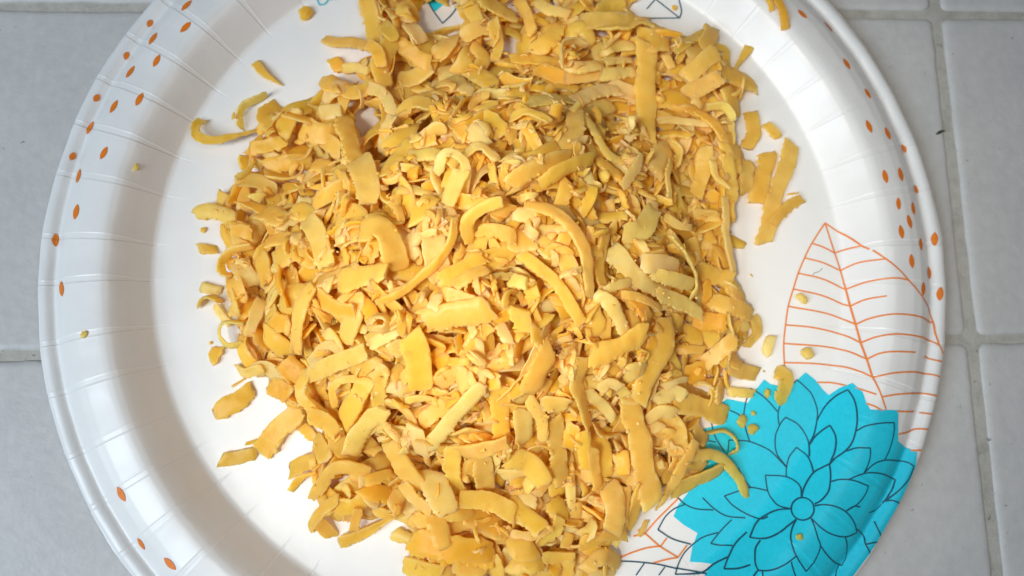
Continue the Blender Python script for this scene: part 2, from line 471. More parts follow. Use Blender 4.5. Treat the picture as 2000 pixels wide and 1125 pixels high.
NAVY = """
K 185,695 180,640 150,605 100,580 50,573 0,572 -16,570
K 125,757 60,740 20,700 -5,650 -16,570
K 185,695 195,650 220,600 255,555 300,530 338,510
K 338,510 345,560 342,620 330,665 290,710 255,730
K 100,585 100,530 115,470 155,418
K 155,418 205,455 235,500 252,560
K 60,300 75,275 95,253
K 95,253 160,290 205,350 225,400 228,470
K 60,300 40,350 38,410 50,460 80,500 103,528
K 228,405 260,360 300,325 342,298
K 342,298 370,350 375,400 365,450 340,510
K 270,270 310,200 370,140 440,102
K 440,102 475,160 490,240 485,320 465,390 430,435 370,480 340,512
K 230,400 255,340 268,270 268,210 240,130 205,90 157,47
K 157,47 110,100 75,165 55,220 55,270 62,300
K 485,330 540,300 620,285 690,282
K 690,282 688,340 665,430 640,485
K 430,440 490,422 562,422
K 562,422 560,470 545,520 525,558
K 525,560 580,510 640,488 700,490 760,500 798,522
K 798,522 770,590 720,650 655,705 630,718
K 440,595 500,570 560,557 630,565 698,595
K 698,595 680,650 635,718 590,760 555,777
K 345,608 400,595 470,600 550,630
K 550,630 530,680 490,730 425,768
K 255,740 300,733 360,740 420,768 465,820 485,885
K 485,885 420,908 350,895 290,860 235,808
K 630,718 680,710 720,725
K 425,768 470,742 505,745
K 485,865 520,900 535,950 557,1005
K 585,825 605,870 620,912
K 540,950 580,940 608,937
K 155,815 130,870 125,930 150,1010 205,1098
K 205,1098 250,1045 285,965 270,910 235,808
K 420,908 432,960 425,1020 405,1068
K 405,1068 360,1045 320,1005 288,960
K 405,1068 385,1066 370,1140
K 130,757 60,762 0,785 -60,830 -100,915
K -100,915 -20,920 50,895 110,850 155,815
K 150,1015 100,1055 50,1082 0,1095 -56,1095
K 125,1045 135,1085 155,1140
J 1165,685 1250,655 1310,638 1400,655
J 1165,685 1210,735 1280,780 1360,812 1406,800
J 1090,945 1150,870 1205,815
J 1045,695 1110,755 1180,795 1280,805
J 910,695 950,730 1010,755 1105,762
J 800,870 840,800 890,755 950,730
J 800,870 880,920 980,950
J 895,1115 920,1040 960,980 1040,915 1130,885
J 895,1115 980,1115 1050,1105 1110,1060 1190,1020
J 1090,945 1140,955 1215,960
J 1165,1088 1190,1020 1230,945 1290,885
J 1165,1088 1240,1085 1310,1065
J 1365,930 1340,970 1335,1015 1337,1060 1350,1092
J 1350,1095 1320,1135
J 1375,1095 1375,1140
J 895,1080 1000,1100 1070,1115
J 1310,95 1285,160 1272,240 1280,310 1305,390
J 1310,95 1360,125 1406,165 1456,222
J 1195,215 1230,230 1275,260
J 1090,260 1100,310 1120,370 1165,440
J 1070,380 1120,390
J 1185,440 1190,378
J 1190,378 1240,380 1310,388 1406,430 1456,475 1506,528
J 955,380 980,380
J 1240,530 1270,590 1310,638
J 200,1130 300,1090 400,1065 500,1050 600,1043 700,1048 800,1060 900,1083
J 325,1090 300,1130
J 725,1055 680,1120
J 838,1075 805,1120
J 600,1045 575,1080
A 778,-10 790,25 800,50
A 1025,130 980,70 945,10 930,-20
A 1025,130 1080,75 1135,-10
A 880,40 920,15 940,8
B 370,80 450,50 530,-10
B 370,80 330,30 300,-10
B 370,80 450,85 700,100 920,100
B 920,100 930,60 915,-10
B 780,-10 850,45 920,100
B 740,50 790,-8
B -5,32 50,25 50,-10
A 1125,-8 1250,88 1330,60
B 210,-10 235,45
"""
NAVY += "K " + " ".join("%.1f,%.1f" % (190 + 62 * math.cos(2 * math.pi * i / 14), 757 + 62 * math.sin(2 * math.pi * i / 14)) for i in range(15)) + "\n"
def pick(txt, test):
    out = []
    for ln in txt.strip().splitlines():
        q = ln.split(); x, y = [float(v) for v in q[1].split(',')]
        if test(q[0], x, y): out.append(ln)
    return "\n".join(out)
isleaf = lambda c, x, y: c == 'J' and ((x in (200, 325, 725, 838, 600)) and y > 1040)
lines_obj("flower_line_print", pick(NAVY, lambda c, x, y: c in 'JK' and not isleaf(c, x, y)), M_NAVY, .40, .24)
lines_obj("dark_leaf_print", pick(NAVY, isleaf), M_NAVY, .40, .22)
lines_obj("dark_petal_print", pick(NAVY, lambda c, x, y: c == 'A' and x < 1100), M_NAVY, .40, .24)
lines_obj("dark_triangle_print", pick(NAVY, lambda c, x, y: c == 'B' or (c == 'A' and x > 1100)), M_NAVY, .40, .22)
TXT = """
A 322,-45 334,-8 350,28
A 350,28 376,24 396,2 400,-22 380,-44 352,-52 322,-45
A 410,-20 416,4
A 428,-26 452,-4
A 456,-34 434,2
"""
lines_obj("lettering_print", TXT, M_TEXT, .55, .15)
DOTS = [(365, 12, 1), (293, 46, .6), (363, 54, 1), (299, 76, 1), (306, 119, .95), (247, 109, .6), (254, 140, 1), (272, 194, 1), (222, 208, 1), (188, 191, .6), (177, 250, 1),
        (203, 299, .95), (141, 305, .6), (154, 344, 1), (149, 414, 1.05), (109, 469, .9), (121, 564, 1.05), (237, 965, 1.05), (276, 1062, .85), (332, 1101, 1.05),
        (1567, 27, .9), (1618, 52, 1), (1653, 125, .95), (1694, 183, .85), (1697, 247, 1), (1733, 261, 1), (1764, 291, .7), (1728, 345, 1), (1758, 341, 1.05), (1788, 370, .7),
        (1754, 398, .9), (1783, 407, .95), (1776, 433, 1), (1760, 453, 1), (1798, 477, .9), (1825, 467, 1), (1781, 510, 1), (1814, 533, .95), (1803, 564, 1), (1836, 574, 1)]
for (px, py, s) in DOTS:
    x0, y0 = pix_on_plate(px, py)
    r0 = math.hypot(x0, y0); er = np.array([x0, y0]) / r0; et = np.array([-er[1], er[0]])
    tilt = rad(RND.uniform(-9, 9)); et2 = et * math.cos(tilt) + er * math.sin(tilt); er2 = er * math.cos(tilt) - et * math.sin(tilt)
    vs, fs = [], []
    hl, hw = 2.25 * min(s, 1.1), .92 * (s if s > .8 else .8); nn = 12; J = 7
    if r0 > RMAX - 3.2: hw *= 1.05
    for i in range(nn + 1):
        u = -1 + 2 * i / nn; ww = hw * (1 - abs(u) ** 2.1) ** .9 + .015
        for q in range(J):
            v = -1 + 2 * q / (J - 1)
            p = np.array([x0, y0]) + et2 * u * hl + er2 * v * ww
            rr = math.hypot(*p)
            if rr > RMAX - .3: p = p * (RMAX - .3) / rr
            vs.append(on_plate(p[0], p[1], .15) * MM)
    for i in range(nn):
        for q in range(J - 1):
            a = i * J + q; fs.append((a, a + 1, a + J + 1, a + J))
    fix_up(mesh_obj("rim_dot", vs, fs, M_ORANGE, plate))

# ------------------------------------------------------------------ the cheese
GRID = 1.0; G0 = -112.0; GN = 225
gxs = G0 + np.arange(GN) * GRID
HX, HY = np.meshgrid(gxs, gxs)                       # [iy, ix]
HM = np.interp(np.hypot(HX, HY), SR, SZ) + .15

def target(x, y):
    # the loose heap: a broad dome, steep on the right, thin skirts round it
    dx, dy = x + 1.0, y + 2.0
    rx = 71.0 if dx < 0 else 57.0
    ry = 60.0
    d = math.hypot(dx / rx, dy / ry)
    h = 31.0 * max(0.0, 1 - d ** 2.7) + 4.0
    h += 3.0 * mnoise.noise(Vector((x * .045, y * .045, 17.0)))
    # saddles seen in the heap
    h -= 4.5 * math.exp(-(((x - 27) / 7) ** 2 + ((y - 8) / 20) ** 2))
    h -= 3.5 * math.exp(-(((x + 28) / 26) ** 2 + ((y - 27) / 5) ** 2))
    return 2.2 + max(h, 2.0)

OUT = [(705, -60), (708, 0), (718, 60), (735, 90), (700, 120), (700, 140), (640, 165), (610, 200), (560, 212), (530, 235), (510, 270), (465, 300), (460, 345), (420, 385), (405, 415), (435, 440),
       (455, 480), (447, 510), (437, 560), (440, 600), (460, 640), (470, 680), (480, 715), (500, 740), (535, 760), (545, 800), (590, 820), (615, 870), (605, 930), (620, 960), (622, 1010), (660, 1025),
       (760, 1010), (800, 1030), (815, 1070), (830, 1180), (1180, 1180), (1190, 1070), (1225, 1050), (1240, 1010), (1280, 980), (1310, 940), (1380, 930), (1400, 900), (1375, 870), (1360, 830), (1400, 800),
       (1395, 770), (1455, 735), (1430, 690), (1465, 640), (1465, 605), (1430, 560), (1420, 500), (1435, 440), (1425, 400), (1455, 370), (1450, 300), (1430, 260), (1450, 200), (1465, 165),
       (1435, 120), (1410, 110), (1380, 65), (1310, 70), (1250, 50), (1225, -60)]
OUTA = np.array(OUT, float)
HOLES = [(825, 240, 30, 22), (712, 235, 26, 26), (735, 290, 22, 34), (797, 138, 26, 16), (850, 30, 52, 42), (890, 62, 30, 14), (1000, 88, 26, 20), (700, 155, 20, 14), (1195, 15, 30, 20), (1230, 20, 60, 16), (655, 955, 14, 12), (605, 840, 20, 20), (1010, 15, 60, 14), (1465, 255, 26, 30)]
def inside(px, py):
    x, y = px, py; c = False; n = len(OUTA); j = n - 1
    xi, yi = OUTA[:, 0], OUTA[:, 1]; xj, yj = np.roll(xi, 1), np.roll(yi, 1)
    k = ((yi > y) != (yj > y)) & (x < (xj - xi) * (y - yi) / (yj - yi + 1e-12) + xi)
    if k.sum() % 2 == 0: return False
    for hx, hy, a, b in HOLES:
        if ((x - hx) / a) ** 2 + ((y - hy) / b) ** 2 < 1: return False
    return True
def hm(x, y):
    i = min(max(int(round((y - G0) / GRID)), 0), GN - 1); j = min(max(int(round((x - G0) / GRID)), 0), GN - 1)
    return HM[i, j]
HMv = lambda X, Y: HM[np.clip(np.round((Y - G0) / GRID).astype(int), 0, GN - 1), np.clip(np.round((X - G0) / GRID).astype(int), 0, GN - 1)]

TINT = dict(n=(.998, .72, .145), p=(.998, .83, .34), o=(.998, .655, .085), v=(.98, .73, .19))

def make_shred(path, wid, thick, tone, nrow=None, bow=0.0, roll=0.0, twist=0.0, cup=0.0, lift=0.0, edge=False, rag=1.0, curl=None, quant=.82, pointed=False, rng=NR):
    """path: Nx2 mm; rests the shred on what lies below; returns verts, faces, tints"""
    path = np.asarray(path, float)
    seg = np.r_[0, np.cumsum(np.linalg.norm(np.diff(path, axis=0), axis=1))]
    Ln = seg[-1]
    n = nrow or int(min(52, max(12, Ln / .5)))
    s = np.linspace(0, 1, n)
    X = np.interp(s * Ln, seg, path[:, 0]); Y = np.interp(s * Ln, seg, path[:, 1])
    tx, ty = np.gradient(X), np.gradient(Y); l = np.hypot(tx, ty) + 1e-9; tx /= l; ty /= l
    sx, sy = -ty, tx
    # support heights below
    lat = np.array([-.8, -.3, .3, .8]) * wid / 2
    Z = np.stack([HMv(X + sx * q, Y + sy * q) for q in lat])            # 4 x n
    zc = Z.mean(0)
    A = np.stack([np.ones(n), s - .5, (s - .5) ** 2], 1)
    co = np.linalg.lstsq(A, zc, rcond=None)[0]
    co[2] = np.clip(co[2], -.9 * Ln * .5, .9 * Ln * .35); co[1] = np.clip(co[1], -Ln * .75, Ln * .75)
    zf = A @ co
    slope = np.clip(np.polyfit(lat, Z.mean(1), 1)[0], -.8, .8)
    ra = 0.0 if edge else math.atan(slope) * .85
    resid = (Z - (zf[None] + (0 if edge else 1) * lat[:, None] * math.tan(ra))).ravel()
    zf = zf + np.quantile(resid, quant) + thick * .5 + lift
    if curl is not None: curl = (curl[0], min(curl[1], 3.2)); curl = (max(curl[0], 1 - 9.0 / Ln), curl[1])
    zf = zf + bow * Ln * (.25 - (s - .5) ** 2) * 4
    if edge: zf = zf + wid * .35
    if curl is not None:          # coil one end up out of the pile
        a0, R = curl
        k = np.clip((s - a0) / (1 - a0), 0, 1); arc = k * Ln * (1 - a0)
        ang = arc / R
        i0 = np.searchsorted(s, a0)
        i0 = min(i0, n - 1)
        X = np.where(k > 0, X[i0] + tx[i0] * R * np.sin(ang), X); Y = np.where(k > 0, Y[i0] + ty[i0] * R * np.sin(ang), Y)
        zf = np.where(k > 0, zf[i0] + R * (1 - np.cos(ang)), zf)
    P = np.stack([X, Y, zf], 1)
    T = np.gradient(P, axis=0); T /= np.linalg.norm(T, axis=1)[:, None] + 1e-9
    S = np.stack([sx, sy, np.zeros(n)], 1); S -= T * (S * T).sum(1)[:, None]; S /= np.linalg.norm(S, axis=1)[:, None] + 1e-9
    U = np.cross(T, S) 
    U *= np.sign(U[n // 2, 2] or 1) if curl is None else 1
    if curl is not None and U[0, 2] < 0: U = -U
    ro = ra + roll + twist * (s - .5)
    c, sn = np.cos(ro)[:, None], np.sin(ro)[:, None]
    V = S * c + U * sn; Nn = -S * sn + U * c
    # outline
    taper0, taper1 = (rng.uniform(.55, 1.0), rng.uniform(.55, 1.0)) if not pointed else (1.0, .12)
    w = np.interp(s, [0, rng.uniform(.04, .16), rng.uniform(.84, .95) if not pointed else .35, 1], [taper0, 1, rng.uniform(.8, 1.05), taper1]) * wid / 2
    sd = rng.uniform(0, 100)
    def nzv(f, ph): return np.array([mnoise.noise(Vector((q * f, ph, sd))) for q in s * Ln])
    slow = nzv(.16, 1.0); fastL = nzv(1.5, 2.0); fastR = nzv(1.3, 3.0)
    rg = (.15 + rng.rand() * .75) * rag; rg2 = rng.rand() * .45 * rag
    fine = nzv(4.0, 11.0)
    wl = w * (1 + .26 * slow) + fastL * rg + fine * rg * .3; wr = w * (1 + .26 * nzv(.16, 7.0)) + fastR * rg2
    tooth = (rng.rand(n) < .06 * rag) * rng.uniform(.2, .7, n)
    if rng.rand() < .6:            # torn along one side in runs
        run = np.clip(nzv(.45, 21.0) * 3 + .1, 0, 1); wl = wl + run * rng.uniform(-.45, .3, n) * rag
    wl = np.maximum(wl + tooth * rng.choice([-1, 1]), .18); wr = np.maximum(wr, .18)
    vv = np.array([-1, -.92, -.5, 0, .5, .92, 1.0])
    th = thick * np.interp(s, [0, .12, .88, 1], [rng.uniform(.2, .8), 1, 1, rng.uniform(.2, .8)]) * (1 + .25 * slow)
    # ends not square
    e0, e1 = rng.uniform(-.6, .6), rng.uniform(-.6, .6)
    m = len(vv); verts = np.zeros((n, 2 * m, 3)); edgea = np.zeros((n, 2 * m))
    sk = np.interp(s, [0, .35, .65, 1], [e0, 0, 0, e1])
    for k, v in enumerate(vv):
        off = np.where(v < 0, v * wl, v * wr)
        nn_ = cup * wid * (v * v - .3)
        rgh = np.array([.38 * mnoise.noise(Vector((q * .33, off[i] * .6, sd + 5))) + .09 * mnoise.noise(Vector((q * 1.1, off[i] * 1.1, sd + 5))) for i, q in enumerate(s * Ln)])
        base = P + V * off[:, None] + T * (sk * off)[:, None] + Nn * (nn_ + rgh)[:, None]
        jit = rng.uniform(-.5, .5, 2) * min(1, wid / 4) * rag; base[0] += T[0] * jit[0]; base[-1] += T[-1] * jit[1]
        prof_t = (.30 if abs(v) > .99 else .82 if abs(v) > .9 else 1.0)
        verts[:, k] = base + Nn * (th * .5 * prof_t)[:, None]
        verts[:, 2 * m - 1 - k] = base - Nn * (th * .5 * prof_t)[:, None]
        edgea[:, k] = edgea[:, 2 * m - 1 - k] = abs(v) ** 4
    edgea = np.maximum(edgea, np.interp(s, [0, .05, .95, 1], [1, 0, 0, 1])[:, None])
    M2 = 2 * m; vsl = verts.reshape(-1, 3); faces = []
    for i in range(n - 1):
        for k in range(M2):
            a = i * M2 + k; b = i * M2 + (k + 1) % M2
            faces.append((a, a + M2, b + M2, b))
    faces.append(tuple(range(M2))); faces.append(tuple((n - 1) * M2 + k for k in range(M2))[::-1])
    # colour of this shred: its own shade, drier and paler along torn edges
    base = np.array(TINT[tone]) * (1 + rng.uniform(-.05, .05)) * np.array([1, 1 + rng.uniform(-.035, .035), 1 + rng.uniform(-.2, .2)])
    pale = np.array([.98, .81, .38])
    e = (edgea.reshape(-1) * rng.uniform(.15, .7))[:, None]
    tint = np.c_[base * (1 - e) + pale * e, np.ones(len(vsl))]
    # raise the height map
    q = np.linspace(-1, 1, max(3, int(wid / .8)))
    ss = np.linspace(0, 1, max(6, int(Ln / .7)))
    ii = np.interp(ss, s, np.arange(n))
    lo = np.floor(ii).astype(int); hi = np.minimum(lo + 1, n - 1); fr = (ii - lo)[:, None]
    PP = P[lo] * (1 - fr) + P[hi] * fr; VV = V[lo] * (1 - fr) + V[hi] * fr
    for v in q:
        pts = PP + VV * (v * wid * .46)
        I = np.clip(np.round((pts[:, 1] - G0) / GRID).astype(int), 0, GN - 1); J = np.clip(np.round((pts[:, 0] - G0) / GRID).astype(int), 0, GN - 1)
        np.maximum.at(HM, (I, J), pts[:, 2] + thick * .5)
    return vsl, faces, tint

class Joined:
    def __init__(s): s.v, s.f, s.t, s.n = [], [], [], 0
    def add(s, v, f, t):
        s.v.append(v); s.t.append(t); s.f += [tuple(i + s.n for i in q) for q in f]; s.n += len(v)
    def build(s, name, mat): return mesh_obj(name, np.concatenate(s.v) * MM, s.f, mat, None, tint=np.concatenate(s.t), sharp=rad(48))

def rand_path(x, y, Ln, yaw, curv, n=14):
    t = np.linspace(-.5, .5, n) * Ln
    a = yaw + curv * t / Ln
    dx = np.cos(a) * Ln / (n - 1); dy = np.sin(a) * Ln / (n - 1)
    X = np.cumsum(dx) - dx[0]; Y = np.cumsum(dy) - dy[0]
    return np.stack([X - X.mean() + x, Y - Y.mean() + y], 1)

# target heights on the map
TG = np.array([[target(a, b) for a in gxs[::3]] for b in gxs[::3]])
def tgt(x, y): return TG[min(max(int(round((y - G0) / 3)), 0), TG.shape[0] - 1), min(max(int(round((x - G0) / 3)), 0), TG.shape[1] - 1)]

fill = Joined(); nf = 0
def fill_pass(name, limit, below, lens, wids, maxn, tilt=.35, pe=.18, pc=.16, into=None, zmin=0, zmax=99, tones='nnnnooppv', thk=(.5, 1.1), rag=1.0):
    global nf
    into = into or fill
    tries = 0; got = 0
    while got < maxn and tries < limit:
        tries += 1
        x, y = NR.uniform(-88, 82), NR.uniform(-92, 95)
        tg = tgt(x, y) - below
        if hm(x, y) > tg or tg < zmin or tg > zmax: continue
        Ln = NR.uniform(*lens); wid = NR.uniform(*wids)
        if tg < 6.5: Ln = min(Ln, 12)
        path = rand_path(x, y, Ln, NR.uniform(0, 2 * math.pi), NR.normal(0, .8))
        ok = True
        for p in (path[0], path[4], path[-5], path[-1]):
            if not inside(*proj(p[0], p[1], tgt(p[0], p[1]))): ok = False; break
        if not ok: continue
        if max(hm(path[0][0], path[0][1]), hm(path[-1][0], path[-1][1])) > tg + 5: continue
        kind = NR.rand()
        kw = dict(bow=NR.uniform(-.08, .22), roll=NR.normal(0, tilt), twist=NR.normal(0, .6), cup=NR.normal(0, .07), pointed=NR.rand() < .2)
        if kind > 1 - pc and tg > 6: kw.update(curl=(NR.uniform(.2, .6), NR.uniform(2.0, 4.5)))
        elif kind > 1 - pc - pe: kw.update(edge=True, roll=NR.choice([-1, 1]) * NR.uniform(.7, 1.25)); wid = min(wid, 4.5)
        v, f, t = make_shred(path, wid, NR.uniform(*thk), NR.choice(list(tones)), nrow=int(min(20, max(8, Ln / .9))), quant=.55, rag=rag, **kw)
        into.add(v, f, t); got += 1; nf += 1
    print("pass", name, got, "tries", tries, "top", round(float(HM.max()), 1))
fill_pass("core", 60000, 9.0, (9, 22), (5, 9), 900)
fill_pass("mid", 60000, 6.4, (8, 20), (3.2, 6.5), 600)
fill_pass("upper", 60000, 4.0, (6, 17), (2.6, 5.6), 700, tilt=.5)
fill_pass("skirt", 30000, .9, (6, 14), (3.5, 7), 280, tilt=.25, pe=.12, pc=.05, zmax=15, tones='nnvvop')
fill_pass("small", 60000, 3.0, (3, 9), (1.6, 4), 480, tilt=.5, rag=.7)

